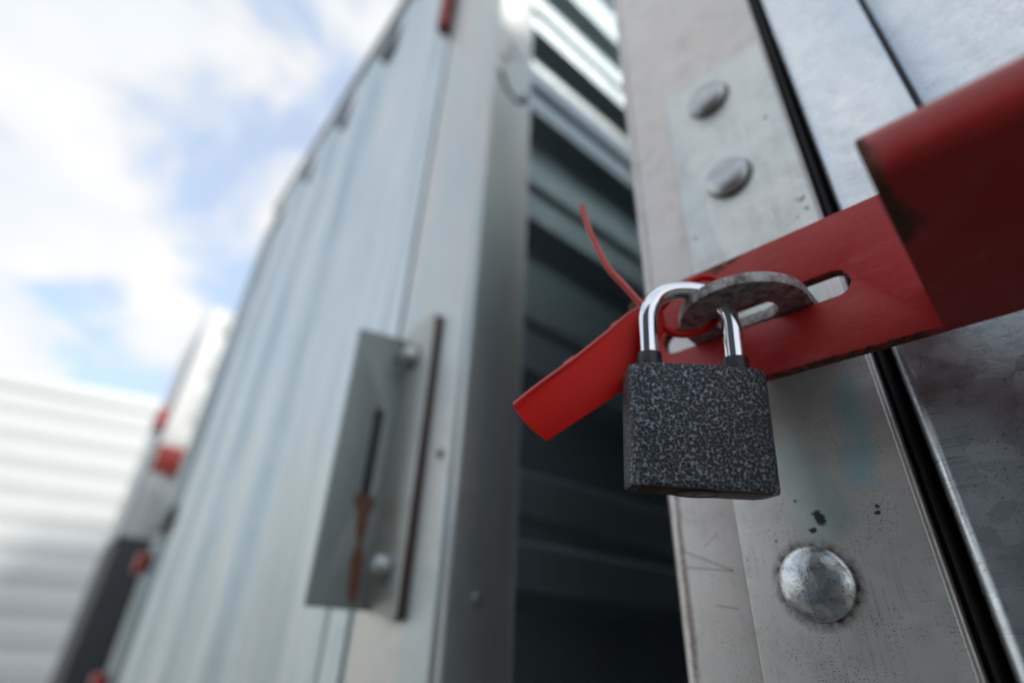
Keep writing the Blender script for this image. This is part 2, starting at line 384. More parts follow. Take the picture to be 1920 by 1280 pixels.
def simple(name, c, rough=0.5, metal=0.0, var=0.15, scale=60, bump=0.0):
    M = Mat(name)
    lo = tuple(v * (1 - var) for v in c); hi = tuple(min(1, v * (1 + var)) for v in c)
    f = M.noise(scale, 4, 0.6)
    return M.out(M.mix(f, lo, hi), rough, metal, M.bump(f, bump, 0.6) if bump else None)
m_rubber = simple('black_rubber', (0.012, 0.012, 0.014), 0.45, 0, 0.3, 300, 0.0002)
m_collar = simple('black_plastic', (0.014, 0.015, 0.018), 0.38, 0, 0.2, 400)
m_chrome = simple('chrome', (0.80, 0.81, 0.84), 0.05, 1.0, 0.04, 60)
m_brass = simple('dull_brass', (0.20, 0.10, 0.045), 0.5, 0.8, 0.4, 250)
m_basebrass = simple('tarnished_base', (0.075, 0.045, 0.030), 0.55, 0.5, 0.3, 300)
m_darkbrown = simple('dark_edge', (0.085, 0.050, 0.045), 0.8, 0.1, 0.4, 120)
m_rustrun = simple('rust_run', (0.20, 0.090, 0.055), 0.85, 0.0, 0.35, 150)
m_zincdark = galv('zinc_bracket', (0.29, 0.355, 0.345), (0.36, 0.39, 0.375), 0.6, 0.5, 4, 0.4)
m_flange = galv('zinc_flange', (0.50, 0.53, 0.50), (0.54, 0.53, 0.49), 0.6, 0.45, 4, 0.4)
m_white = simple('white_paint', (0.83, 0.845, 0.825), 0.45, 0, 0.03, 4)
m_redfar = simple('red_lock_paint', (0.45, 0.055, 0.04), 0.45, 0, 0.15, 30)
m_dark = simple('dark_steel', (0.03, 0.033, 0.036), 0.5, 0.3, 0.2, 30)
m_shade = simple('shade_grey', (0.055, 0.058, 0.060), 0.6, 0, 0.2, 12)  # dark grey standing for shade low on the white container
m_inside = simple('dark_inside', (0.10, 0.11, 0.11), 0.7, 0, 0.2, 20)
m_added = simple('added_container_blue_grey', (0.045, 0.055, 0.065), 0.5, 0, 0.1, 6)

def hammer_mat():
    M = Mat('hammered_paint')
    w = M.n('ShaderNodeVectorMath', operation='ADD')
    nz = M.n('ShaderNodeTexNoise'); nz.inputs['Scale'].default_value = 900; nz.inputs['Detail'].default_value = 2
    M.set(nz.inputs['Vector'], M.tc.outputs['Object'])
    sc = M.n('ShaderNodeVectorMath', operation='SCALE'); M.set(sc.inputs[0], nz.outputs['Color']); sc.inputs['Scale'].default_value = 0.0011
    M.set(w.inputs[0], M.tc.outputs['Object']); M.set(w.inputs[1], sc.outputs[0])
    d = M.vor(1300, w.outputs[0], 'SMOOTH_F1')
    f = M.noise(1650, 3, 0.6, None, 0.6)
    k = M.math('ADD', M.math('MULTIPLY', d, 0.75), M.math('MULTIPLY', f, 0.55))
    col = M.ramp(k, (0.44, (0.020, 0.024, 0.031)), (0.60, (0.060, 0.069, 0.083)), (0.84, (0.33, 0.365, 0.41)))
    rg = M.ramp(k, (0.45, 0.36), (0.7, 0.30))
    nr = M.bump(k, 0.00045, 1.0)
    return M.out(col, rg, M.ramp(k, (0.5, 0.0), (0.75, 0.4)), nr, 0.4)
m_hammer = hammer_mat()

def staple_mat():
    M = Mat('weathered_steel')
    c = M.mix(M.ramp(M.noise(330, 5, 0.7), (0.40, 0.0), (0.62, 1.0)), (0.50, 0.49, 0.48), (0.17, 0.15, 0.14))
    c = M.mix(M.math('MULTIPLY', M.ramp(M.noise(90, 4, 0.7), (0.5, 0.0), (0.66, 1.0)), 0.6), c, (0.45, 0.44, 0.43))
    return M.out(c, 0.6, 0.55, M.bump(M.noise(420, 5, 0.7), 0.0004, 0.9))
m_staple = staple_mat()

def plastic_mat():
    M = Mat('red_plastic')
    c = M.mix(M.noise(80, 3, 0.5), (0.72, 0.010, 0.005), (0.80, 0.014, 0.006))
    M.b.inputs['Subsurface Weight'].default_value = 0.12
    M.b.inputs['Subsurface Radius'].default_value = (0.004, 0.0008, 0.0006); M.b.inputs['Subsurface Scale'].default_value = 1.0
    return M.out(c, 0.45, 0.0, M.bump(M.noise(260, 3, 0.5), 0.00010, 0.5), 0.22)
m_plastic = plastic_mat()
m_backlit = simple('backlit_red_plastic', (0.88, 0.15, 0.13), 0.4, 0, 0.08, 200)  # paler red: light through the thin tail and rim put into the colour

def ground_mat():
    M = Mat('asphalt')
    c = M.mix(M.noise(3.5, 6, 0.65), (0.085, 0.086, 0.085), (0.14, 0.137, 0.130))
    st = M.vor(140)
    c = M.mix(M.ramp(st, (0.0, 1.0), (0.35, 0.0)), c, (0.12, 0.115, 0.105))
    return M.out(c, 0.85, 0, M.bump(M.noise(90, 5, 0.7), 0.006, 0.7))
m_ground = ground_mat()

# ------------------------------------------------------------------ the yard
bm = bmesh.new()
v = [bm.verts.new(p) for p in ((-400, -400, 0), (400, -400, 0), (400, 400, 0), (-400, 400, 0))]; bm.faces.new(v)
tag(link('ground', fin(bm, 'ground'), m_ground), kind='structure')

def ribs(prof_fun, a0, a1): return prof_fun(a0, a1)

def corrugated_outline(a0, a1, out, depth, period, flat_out, slope, phase, back, groove=0.0):
    """outline (along, across) of a ribbed sheet: crests at `out`, troughs `depth` further in, closed by a straight back"""
    pts = []
    k0 = math.floor((a0 - phase) / period) - 1
    sgn = 1 if back > out else -1
    raw = []
    k = k0
    while phase + k * period < a1 + period:
        s = phase + k * period                       # start of a crest
        raw.append((s, out))
        if groove:
            c = s + flat_out / 2
            raw += [(c - 0.010, out), (c - 0.005, out + sgn * groove), (c + 0.004, out + sgn * groove), (c + 0.010, out)]
        raw.append((s + flat_out, out)); raw.append((s + flat_out + slope, out + sgn * depth)); raw.append((s + period - slope, out + sgn * depth))
        k += 1
    def at(a):
        for (p, q), (r_, t) in zip(raw, raw[1:]):
            if p <= a <= r_: return q + (t - q) * (a - p) / max(r_ - p, 1e-9)
        return out
    pts.append((a0, at(a0)))
    pts += [p for p in raw if a0 + 1e-5 < p[0] < a1 - 1e-5]
    pts.append((a1, at(a1)))
    pts += [(a1, back), (a0, back)]
    return pts

# ------------------------------------------------------------------ right-hand container (the one with the padlock)
# its front stands along x; positions are metres from the camera's foot
TOPR = 1.80
rc = empty('storage_container', (-0.105, 0.190, 0))
tag(rc, 'zinc storage container on the right whose post carries the padlocked staple', 'container')
O = (0.105, -0.190, 0)                       # shift from yard to container frame
def rel(z): return EYE + z
YF = 0.190                                   # front of the post
post = [(-0.0235, YF + 0.062), (-0.0235, YF + 0.0008)] + arc(-0.0243, YF + 0.0008, 0.0008, 0, -90, 3) + arc(-0.0995, YF + 0.0055, 0.0055, 270, 180, 6) + [(-0.105, YF + 0.062)]
link('corner_post', prism_me(post, 0.04, TOPR, 'z', 'corner_post'), m_jamb, rc, O, 40)
# long flat plate screwed on the post
ZP0, ZP1 = rel(-0.175), rel(0.2685)
outer = [(-0.0765, ZP0), (-0.0243, ZP0), (-0.0243, ZP1)] + arc(-0.0765 + 0.0055, ZP1 - 0.0055, 0.0055, 90, 180, 6)
mt = Matrix(((1, 0, 0, 0), (0, 0, -1, 0), (0, 1, 0, 0), (0, 0, 0, 1)))          # plan (x, z) plate stood upright
mp = plate_me([(a, b) for a, b in outer], [], 0.0034, 0.0007, Matrix.Translation((0, YF - 0.00165, 0)) @ mt, 'mounting_plate')
pl = link('mounting_plate', mp, m_plate, rc, O, 35)
# round-headed bolts
toface = Matrix(((1, 0, 0, 0), (0, 0, -1, 0), (0, 1, 0, 0), (0, 0, 0, 1)))       # local z -> -y
dome = [(0, 0.0044)] + [(0.0105 * math.sin(R(a)) , 0.0005 + 0.0039 * math.cos(R(a))) for a in range(12, 91, 6)] + [(0.0105, -0.001)]
pan = [(0, 0.0050), (0.0035, 0.00488), (0.0068, 0.0044), (0.0086, 0.0038), (0.0094, 0.0031), (0.0097, 0.0024), (0.0094, 0.0006), (0.0094, -0.001)]
for nm, prof, x, z, tilt in (('bolt', dome, -0.0554, 0.0210, 4), ('bolt', pan, -0.0530, 0.1907, 20), ('bolt', pan, -0.0538, 0.2481, 75)):
    me = lathe_me(prof, 40, Matrix.Translation((x, YF - 0.0033, rel(z))) @ toface @ Matrix.Rotation(R(tilt), 4, 'Z'), 'bolt')
    b = link(nm, me, m_bolt if prof is dome else m_pan, pl, O, 50)
# staple: level half-round steel plate with an oval eye, welded to the plate
ZS = 0.0980
cx, cy, rs = -0.0490, 0.1530, 0.0198
out_ = [(cx + rs, YF - 0.0026)] + [(cx + rs * math.cos(R(a)), cy + rs * math.sin(R(a))) for a in range(0, -181, -6)] + [(cx - rs, YF - 0.0026)]
hole = arc(-0.0438, 0.1528, 0.0056, -90, 90, 12) + arc(-0.0522, 0.1528, 0.0056, 90, 270, 12)
me = plate_me(out_, [hole], 0.0040, 0.0004, Matrix.Translation((0, 0, rel(ZS))), 'staple')
link('staple', me, m_staple, rc, O, 35)
# rubber seal between post and door
seal = [(-0.0233, 0.224), (-0.0233, YF + 0.006), (-0.0219, YF + 0.0035), (-0.0203, YF + 0.0041), (-0.0192, YF + 0.0067), (-0.0188, 0.224)]
link('door_seal', prism_me(seal, 0.06, TOPR - 0.05, 'z', 'door_seal'), m_rubber, rc, O, 50)
# door leaf: folded rim, then ribbed sheet
def door_profile():
    yo = YF - 0.002; yi = YF + 0.0110
    p = [(-0.0180, 0.232), (-0.0180, yo + 0.0038)] + arc(-0.0142, yo + 0.0038, 0.0038, 180, 270, 6)
    x = 0.0158
    p += [(x - 0.0008, yo), (x, yo + 0.0008), (x + 0.0003, yi + 0.010), (x + 0.0022, yi + 0.010), (x + 0.0025, yi + 0.0016), (x + 0.0045, yi)]
    x += 0.080
    while x < 1.0:
        p += [(x, yi), (x + 0.006, yo), (x + 0.070, yo), (x + 0.076, yi)]
        x += 0.150
    p += [(1.055, yi), (1.06, yo), (1.085, yo), (1.085, 0.232)]
    return p
link('door_leaf', prism_me(door_profile(), 0.07, TOPR - 0.06, 'z', 'door_leaf'), m_door, rc, O, 40)
box('groove_shade', 0.01615, 0.0179, YF + 0.0105, YF + 0.0185, 0.08, TOPR - 0.07, m_dark, rc, 0.0004, O)  # dark strip put in the groove in place of its shade
box('corner_post', 1.088, 1.165, YF, 0.252, 0.04, TOPR, m_jamb, rc, 0.003, O)
box('header_rail', -0.0225, 1.087, YF + 0.0005, 0.250, TOPR - 0.055, TOPR - 0.001, m_jamb, rc, 0.003, O)
def side_sheet(x_out, x_back, y0, y1, z0, z1, phase, mat, parent, off):
    pts = corrugated_outline(z0, z1, x_out, 0.024 , 0.165, 0.078, 0.012, phase, x_back, 0.0060)
    bm = bmesh.new()
    A = [bm.verts.new((x, y0, z)) for z, x in pts]; B = [bm.verts.new((x, y1, z)) for z, x in pts]; n = len(pts)
    for i in range(n): bm.faces.new((A[i], A[(i + 1) % n], B[(i + 1) % n], B[i]))
    bm.faces.new(A); bm.faces.new(B[::-1])
    return link('side_wall', fin(bm, 'side_wall'), mat, parent, off)
side_sheet(-0.085, -0.045, 0.2525, 1.44, 0.05, TOPR - 0.02, 0.031, m_side, rc, O)
box('rear_wall', -0.085, 1.16, 1.442, 1.48, 0.05, TOPR - 0.02, m_side, rc, 0, O)
box('side_wall', 1.12, 1.16, 0.2525, 1.44, 0.05, TOPR - 0.02, m_side, rc, 0, O)
box('roof', -0.090, 1.16, 0.2525, 1.485, TOPR - 0.018, TOPR, m_side, rc, 0.003, O)
box('floor_frame', -0.10, 1.16, 0.1950, 1.48, 0.0, 0.038, m_dark, rc, 0.003, O)

# ------------------------------------------------------------------ red lock bar hooked over the staple
lb = empty('lock_bar', (-0.003, 0.160, rel(0.0765)))
tag(lb, 'chipped red steel lock bar with a long slot, held on the staple by the padlock', 'lock bar')
OB = (0.003, -0.160, -rel(0.0765))
xl, xr, z0, z1 = -0.0938, -0.0015, 0.0763, 0.1248
rr = 0.0015
outer = [(xr, z0), (xr, z1)] + arc(xl + rr, z1 - rr, rr, 90, 180, 4) + arc(xl + rr, z0 + rr, rr, 180, 270, 4)
sz0, sz1, sx0, sx1 = 0.0955, 0.1042, -0.0803, -0.0183
sr = (sz1 - sz0) / 2 * 0.98
slot = arc(sx1 - sr, sz0 + sr, sr, -90, 0, 6) + arc(sx1 - sr, sz1 - sr, sr, 0, 90, 6) + arc(sx0 + sr, sz1 - sr, sr, 90, 180, 6) + arc(sx0 + sr, sz0 + sr, sr, 180, 270, 6)
me = plate_me(outer, [slot], 0.0040, 0.0005, Matrix.Translation((0, 0.160, 0)) @ mt, 'strap')
# keep strap coordinates for the wear mask: the object stands at yard level, only its origin is lifted
o = link('strap', me, m_red, lb, (0.003, -0.160, -0.0765), 35); 
o.matrix_parent_inverse = Matrix.Identity(4)
# hollow flat handle that sticks out towards the viewer from the lower edge of the strap
hp = [(0.1620, 0.0766), (0.1620, 0.0898)] + arc(0.0972, 0.0844, 0.0054, 90, 180, 8) + arc(0.0960, 0.0806, 0.0040, 180, 270, 6)
me = prism_me([(a, b) for a, b in hp], -0.0026, 0.34, 'x', 'handle', 0.0006)
o2 = link('handle', me, m_red, lb, (0.003, -0.160, -0.0765), 40)

# ------------------------------------------------------------------ padlock
H = Vector((0.720, 0.694, -0.030)).normalized(); V = Vector((0.11, -0.07, 0.99)); V = (V - H * V.dot(H)).normalized(); N = H.cross(V)
P0 = Vector((-0.0707, 0.1179, 0.0736 + EYE))       # front upper left corner
DEP = 0.0185
def pm(origin):                                       # local (u across, v up, n to the viewer)
    M4 = Matrix(((H.x, V.x, N.x, 0), (H.y, V.y, N.y, 0), (H.z, V.z, N.z, 0), (0, 0, 0, 1))); M4.translation = origin; return M4
org = P0 + H * 0.020 - V * 0.0346 - N * (DEP / 2)
pd = empty('padlock', org); pd.matrix_world = pm(org)
tag(pd, 'speckled dark grey padlock with a bright chrome shackle hanging from the staple', 'padlock')
w, d, h = 0.0200, DEP / 2, 0.0346
# gently bowed front and back, rounded sides
sec = []
def bow(u): return d - 0.0009 * (u / w) ** 2 - (0.0022 * max(0, (abs(u) - 0.0125) / 0.0075) ** 2)
us = [-0.0188 + 0.0376 * i / 24 for i in range(25)]
front = [(u, bow(u)) for u in us]
back = [(u, -bow(u)) for u in reversed(us)]
sec = front + [(0.0197, bow(0.0188) - 0.0011), (0.0200, bow(0.0188) - 0.0024), (0.0200, -bow(0.0188) + 0.0024), (0.0197, -bow(0.0188) + 0.0011)] \
    + back + [(-0.0197, -bow(0.0188) + 0.0011), (-0.0200, -bow(0.0188) + 0.0024), (-0.0200, bow(0.0188) - 0.0024), (-0.0197, bow(0.0188) - 0.0011)]
bm = bmesh.new()
levels = [(0.0, 0.984), (0.0004, 0.995), (0.0011, 1.0), (h - 0.0009, 1.0), (h - 0.0003, 0.997), (h, 0.990)]
rings = []
for vv, s in levels:
    rings.append([bm.verts.new((u * s, vv, n_ * (1 - (1 - s) * 2.0))) for u, n_ in sec])
for A, B in zip(rings, rings[1:]):
    for i in range(len(sec)): bm.faces.new((A[i], A[(i + 1) % len(sec)], B[(i + 1) % len(sec)], B[i]))
bm.faces.new(rings[0]); bm.faces.new(rings[-1])
body = link('body', fin(bm, 'body'), m_hammer, pd, (0, 0, 0), 40)
# bottom: oval brass plug with a keyway
box('base_plate', -0.0176, 0.0176, -0.00025, 0.001, -0.0062, 0.0062, m_basebrass, body, 0.0002)
down = Matrix.Rotation(R(90), 4, 'X')                 # z -> -y
plug = lathe_me([(0, 0.0006), (0.0048, 0.0006), (0.0055, 0.0004), (0.0055, -0.002)], 32, Matrix.Translation((-0.001, 0.0, 0)) @ down, 'keyhole_plug')
pg = link('keyhole_plug', plug, m_brass, body, (0, 0, 0), 40)
bm = bmesh.new(); box_bm(bm, -0.0015, -0.0005, -0.00080, 0.001, -0.003, 0.003)
link('plug_rim', lathe_me([(0.0055, 0.0007), (0.0063, 0.0007), (0.0067, 0.0004), (0.0067, -0.002)], 32, Matrix.Translation((-0.001, 0.0, 0)) @ down, 'plug_rim'), m_dark, body, (0, 0, 0), 40)
link('keyway', fin(bm, 'keyway'), m_dark, body)
# shackle and its two collars
us0, us1, rsh = -0.0125, 0.0137, 0.00292
cu = (us0 + us1) / 2; ra = (us1 - us0) / 2; vtop = h + 0.0160
def sq(v): return math.copysign(abs(v) ** 0.82, v)
path = [(us0, h - 0.004, 0), (us0, h + 0.004, 0), (us0, h + 0.010, 0), (us0, h + 0.014, 0)] + [(cu - ra * sq(math.cos(R(a))), vtop + ra * sq(math.sin(R(a))), 0) for a in range(0, 181, 6)] + [(us1, h + 0.014, 0), (us1, h + 0.010, 0), (us1, h + 0.004, 0), (us1, h - 0.004, 0)]
bm = bmesh.new(); tube_bm(bm, path, rsh, 24, ref=(0, 0, 1))
link('shackle', fin(bm, 'shackle'), m_chrome, pd, (0, 0, 0), 60)
upm = Matrix.Rotation(R(-90), 4, 'X')                 # z -> +y
for u in (us0, us1):
    me = lathe_me([(0.0030, 0.0062), (0.0036, 0.0061), (0.0038, 0.0057), (0.0039, -0.001)], 28, Matrix.Translation((u, h, 0)) @ upm, 'collar')
    link('collar', me, m_collar, pd, (0, 0, 0), 40)

# ------------------------------------------------------------------ red plastic pull-tight seal
TO = Vector((-0.0770, 0.1300, 0.0960 + EYE))
ts = empty('security_seal', TO)
tag(ts, 'bright red plastic tag seal with its thin tail looped through the staple', 'seal')
def P(x, y, z): return Vector((x / 1000, y / 1000, z / 1000 + EYE)) - TO
up = [P(-106.8, 106.8, 66), P(-101.3, 111, 72.1), P(-91.8, 118.5, 81.8), P(-82.6, 125.5, 91.9), P(-77.4, 129.5, 98.0), P(-72.3, 134.0, 102.2), P(-69.5, 136.6, 102.0)]
lo = [P(-99.9, 115.1, 55.4), P(-95.2, 119.0, 59.6), P(-86.6, 125.9, 67.2), P(-79.5, 131.8, 74.2), P(-74.6, 135.2, 82.0), P(-70.6, 137.6, 90.0), P(-68.8, 138.2, 93.5)]
U = catmull(up, 8); L = catmull(lo, 8); nb = 10
TN = N
bm = bmesh.new(); F = []; Bk = []
for i in range(len(U)):
    f = []; b = []
    t = i / (len(U) - 1)
    for k in range(nb + 1):
        s = k / nb
        p = U[i].lerp(L[i], s)
        if i <= 8:                                        # rounded free end
            p += (U[0] - U[8]).normalized() * 0.0012 * math.sin(math.pi * s) * (1 - i / 8)
        curl = 0.0012 * (1 - (2 * s - 1) ** 2) - 0.0018 * (1 - t) ** 2
        p = p + TN * curl
        f.append(bm.verts.new(p + TN * 0.0005)); b.append(bm.verts.new(p - TN * 0.0005))
    F.append(f); Bk.append(b)
for i in range(len(F) - 1):
    for k in range(nb):
        bm.faces.new((F[i][k], F[i][k + 1], F[i + 1][k + 1], F[i + 1][k])); bm.faces.new((Bk[i][k], Bk[i + 1][k], Bk[i + 1][k + 1], Bk[i][k + 1]))
    bm.faces.new((F[i][0], F[i + 1][0], Bk[i + 1][0], Bk[i][0])); bm.faces.new((F[i][nb], Bk[i][nb], Bk[i + 1][nb], F[i + 1][nb]))
for E_ in (0, -1):
    for k in range(nb): bm.faces.new((F[E_][k], F[E_][k + 1], Bk[E_][k + 1], Bk[E_][k]))
bmesh.ops.recalc_face_normals(bm, faces=bm.faces)
tagm = link('tag', fin(bm, 'tag'), m_plastic, ts, (0, 0, 0), 40)
# raised rim along the upper edge, highlight painted in its paler red, two moulding nubs
bm = bmesh.new()
tube_bm(bm, [p + TN * 0.0001 for p in U], 0.00055, 8)
for i in (14, 25):
    tube_bm(bm, [U[i] + Vector((0, 0, 0.0004)), U[i + 2] + Vector((0, 0, 0.0004))], 0.0007, 6)
bmesh.ops.recalc_face_normals(bm, faces=bm.faces)
link('rim', fin(bm, 'rim'), m_backlit, tagm, (0, 0, 0), 60)
tail = catmull([P(-72.3, 134.2, 98.5), P(-74.0, 132.4, 102.5), P(-76.9, 128, 109), P(-80, 123.9, 115.6), P(-81.9, 120.7, 124.2), P(-83.5, 117.7, 132.9), P(-84.1, 115.5, 141.7)], 8)
loop = catmull([P(-70.5, 136.6, 98.0), P(-69.0, 138.0, 93.2), P(-65.5, 141.5, 91.0), P(-60.5, 145.5, 92.3), P(-56.6, 148.6, 95.6), P(-54.6, 150.4, 100.5), P(-53.6, 150.6, 107.5), P(-54.4, 149.8, 112.6), P(-58.6, 146.4, 113.4), P(-64.6, 141.4, 108.0), P(-69.6, 136.8, 100.0)], 8)
bm = bmesh.new(); tube_bm(bm, loop, 0.00112, 10); 
link('loop', fin(bm, 'loop'), m_plastic, ts, (0, 0, 0), 60)
bm = bmesh.new(); tube_bm(bm, tail, 0.00122, 10, rfun=lambda t: 1.0 - 0.2 * t)
link('tail', fin(bm, 'tail'), m_backlit, ts, (0, 0, 0), 60)

# ------------------------------------------------------------------ left-hand container
TH = R(-6.0); TOPL = 2.20
def Lw(x, y, z=0.0):                         # left frame -> yard
    return Vector((x * math.cos(TH) - y * math.sin(TH), x * math.sin(TH) + y * math.cos(TH), z))
lc = empty('storage_container', Lw(-0.285, 0.182), TH)
tag(lc, 'zinc storage container on the left with an upright ribbed door and a slotted bracket', 'container')
OL = (0.285, -0.182, 0)
post = [(-0.3955, 0.236), (-0.3955, 0.182)] + arc(-0.292, 0.189, 0.007, -90, 0, 6) + [(-0.285, 0.236), (-0.2875, 0.240), (-0.3955, 0.240)]
link('corner_post', prism_me(post, 0.04, TOPL - 0.001, 'z', 'corner_post'), m_zinc_post, lc, OL, 40)
box('door_seal', -0.4035, -0.3960, 0.1875, 0.235, 0.06, TOPL - 0.05, m_rubber, lc, 0, OL)
dp = [(-0.404, 0.232), (-0.404, 0.1825), (-0.414, 0.1820), (-0.436, 0.1820), (-0.438, 0.1855), (-0.442, 0.1855), (-0.444, 0.1820), (-0.640, 0.1820)]
x = -0.640
while x > -1.36:
    dp += [(x - 0.021, 0.196), (x - 0.106, 0.196), (x - 0.127, 0.182), (x - 0.2299, 0.182)]
    x -= 0.23
dp += [(-1.445, 0.182), (-1.445, 0.232)]
link('door_leaf', prism_me(dp, 0.08, TOPL - 0.058, 'z', 'door_leaf'), m_zinc, lc, OL, 40)
for k in range(4):  # black blocks put in for the shade of the open trough ends
    box('trough_shade', -0.753 - 0.23 * k + 0.012, -0.679 - 0.23 * k - 0.012, 0.1835, 0.1958, TOPL - 0.094, TOPL - 0.0585, m_rubber, lc, 0.002, OL)
box('corner_post', -1.50, -1.4485, 0.182, 0.24, 0.04, TOPL, m_zinc_post, lc, 0.004, OL)
box('header_rail', -1.4480, -0.286, 0.1828, 0.2385, TOPL - 0.052, TOPL + 0.002, m_zinc, lc, 0.003, OL)
box('roof_edge', -1.50, -0.284, 0.172, 0.262, TOPL + 0.003, TOPL + 0.013, m_zinc_post, lc, 0.002, OL)
side_sheet(-0.291, -0.335, 0.2415, 1.98, 0.05, TOPL - 0.02, EYE + 0.035, m_side, lc, OL)
box('side_wall', -1.50, -1.46, 0.2415, 1.98, 0.05, TOPL - 0.02, m_side, lc, 0, OL)
box('rear_wall', -1.50, -0.30, 1.982, 2.02, 0.05, TOPL - 0.02, m_side, lc, 0, OL)
box('roof', -1.495, -0.29, 0.264, 2.02, TOPL - 0.018, TOPL + 0.012, m_side, lc, 0.003, OL)
box('floor_frame', -1.495, -0.29, 0.186, 2.02, 0.0, 0.038, m_dark, lc, 0.003, OL)
# slotted angle bracket bolted on the post
br = empty('lock_bracket', (0, 0, 0)); br.parent = lc; br.location = (-0.356 + 0.285, 0.1755 - 0.182, rel(0.128))
OBk = (0.356, -0.1755, -rel(0.128))
z0, z1 = rel(0.0185), rel(0.2385)
fl = [(-0.3680, z0 + 0.004), (-0.3680, z1)] + arc(-0.327, z1 - 0.004, 0.004, 90, 0, 4) + arc(-0.327, z0 - 0.006 + 0.004, 0.004, 0, -90, 4)
link('flange', prism_me(fl, 0.1752, 0.1816, 'y', 'flange', 0.0012), m_flange, br, OBk, 40)
me = prism_me([(-0.3232, z0 - 0.004), (-0.3225, z0 - 0.004), (-0.3225, z1 - 0.004), (-0.3232, z1 - 0.004)], 0.1768, 0.1817, 'y', 'dark_edge')
link('dark_edge', me, m_darkbrown, br, OBk)  # dark brown strip along the flange's right edge
# flap: a plate standing out from the door line, x is its thickness
mflap = Matrix(((0, 0, 1, -0.3703), (1, 0, 0, 0), (0, 1, 0, 0), (0, 0, 0, 1)))
fo = [(0.1362, z0 + 0.001), (0.1816, z0 + 0.001), (0.1816, z1 - 0.008), (0.1335, z1 - 0.014)]
sy, sw = 0.1630, 0.0038
slt = arc(sy, rel(0.096), sw, 180, 360, 8) + arc(sy, rel(0.157), sw, 0, 180, 8)
link('flap', plate_me(fo, [slt], 0.0045, 0.0005, mflap, 'flap'), m_zincdark, br, OBk, 35)
box('slot_backing', -0.3810, -0.3750, 0.158, 0.1805, z0 + 0.02, z1 - 0.02, m_dark, br, 0.001, OBk)
# rust that has run down from the slot
bm = bmesh.new()
N_ = 14
for s in (1,):
    prev = None
    for i in range(N_ + 1):
        t = i / N_; zc = rel(0.094) - t * 0.071; wd = 0.0056 * (1 - 0.5 * t) * (1 + 0.35 * math.sin(9 * t + 1) + 0.2 * math.sin(23 * t)); yc = sy + 0.0035 * t
        a = bm.verts.new((-0.36775, yc - wd, zc)); b = bm.verts.new((-0.36775, yc + wd, zc))
        if prev: bm.faces.new((prev[0], prev[1], b, a))
        prev = (a, b)
link('rust_run', fin(bm, 'rust_run'), m_rustrun, br, OBk)
brb = None
for x, z in ((-0.3490, 0.2050), (-0.3440, 0.0450)):
    me = lathe_me([(0.004, 0.0014), (0.0104, 0.0014), (0.0110, 0.0008), (0.0110, -0.001)], 24, Matrix.Translation((x, 0.1752, rel(z))) @ toface, 'washer')
    link('washer', me, m_zincdark, br, OBk, 40)
    me = lathe_me([(0, 0.0098), (0.0036, 0.0095), (0.0064, 0.0083), (0.0078, 0.0062), (0.0081, -0.001)], 24, Matrix.Translation((x, 0.1752, rel(z))) @ toface, 'bolt')
    link('bolt', me, m_pan, br, OBk, 40)
me = lathe_me([(0, 0.0012), (0.0024, 0.001), (0.0030, -0.0005)], 16, Matrix.Translation((-0.3680, 0.1690, rel(0.2080))) @ Matrix.Rotation(R(90), 4, 'Y'), 'rivet')
link('rivet', me, m_darkbrown, br, OBk, 40)
me = lathe_me([(0, 0.0015), (0.0030, 0.001), (0.0036, -0.0005)], 16, Matrix.Translation((-0.3010, 0.1820, rel(0.1137))) @ toface, 'rivet')
link('rivet', me, m_darkbrown, lc, OL, 40)
me = lathe_me([(0, 0.0012), (0.0032, 0.001), (0.0040, -0.0005)], 16, Matrix.Translation((-0.2850, 0.2090, rel(0.0560 - 0.03))) @ Matrix.Rotation(R(90), 4, 'Y'), 'rivet')
link('rivet', me, m_bolt, lc, OL, 40)
# red locking rod above, its lower tip in view
bm = bmesh.new(); tube_bm(bm, [(-0.4120, 0.176, rel(0.772)), (-0.4120, 0.174, rel(0.78)), (-0.4120, 0.172, rel(1.06))], 0.010, 12)
link('locking_rod', fin(bm, 'locking_rod'), m_redfar, lc, OL, 50)
# felt-pen scrawl on the inner face of the post: short strokes of worn ink
def stroke(pts, wdt):
    bm = bmesh.new(); prev = None
    C = catmull([(0, a, b) for a, b in pts], 6)
    for i, p in enumerate(C):
        t = (C[min(i + 1, len(C) - 1)] - C[max(i - 1, 0)]).normalized(); n_ = Vector((0, -t.z, t.y)) * wdt * (0.7 + 0.5 * noise.noise(p * 140))
        a = bm.verts.new(Vector((-0.2848, p.y, p.z)) + n_); b = bm.verts.new(Vector((-0.2848, p.y, p.z)) - n_)
        if prev: bm.faces.new((prev[0], prev[1], b, a))
        prev = (a, b)
    return link('pen_stroke', fin(bm, 'pen_stroke'), m_pen, lc, OL)
m_pen = simple('worn_ink', (0.045, 0.055, 0.065), 0.6, 0.0, 0.5, 300)
stroke([(0.1945, rel(0.544)), (0.199, rel(0.528)), (0.208, rel(0.516)), (0.219, rel(0.512)), (0.229, rel(0.520)), (0.232, rel(0.533))], 0.0052)
stroke([(0.196, rel(0.575)), (0.201, rel(0.572)), (0.204, rel(0.566))], 0.0058)
stroke([(0.204, rel(0.605)), (0.214, rel(0.590)), (0.224, rel(0.588))], 0.0034)
# far hinge knuckles, painted red, and their dark straps
for z in (0.115, -0.115):
    box('hinge', -1.525, -1.475, 0.156, 0.180, rel(z), rel(z + 0.045), m_redfar, lc, 0.008, OL)
box('hinge_strap', -1.50, -1.36, 0.172, 0.1805, rel(0.200), rel(0.245), m_dark, lc, 0.003, OL)

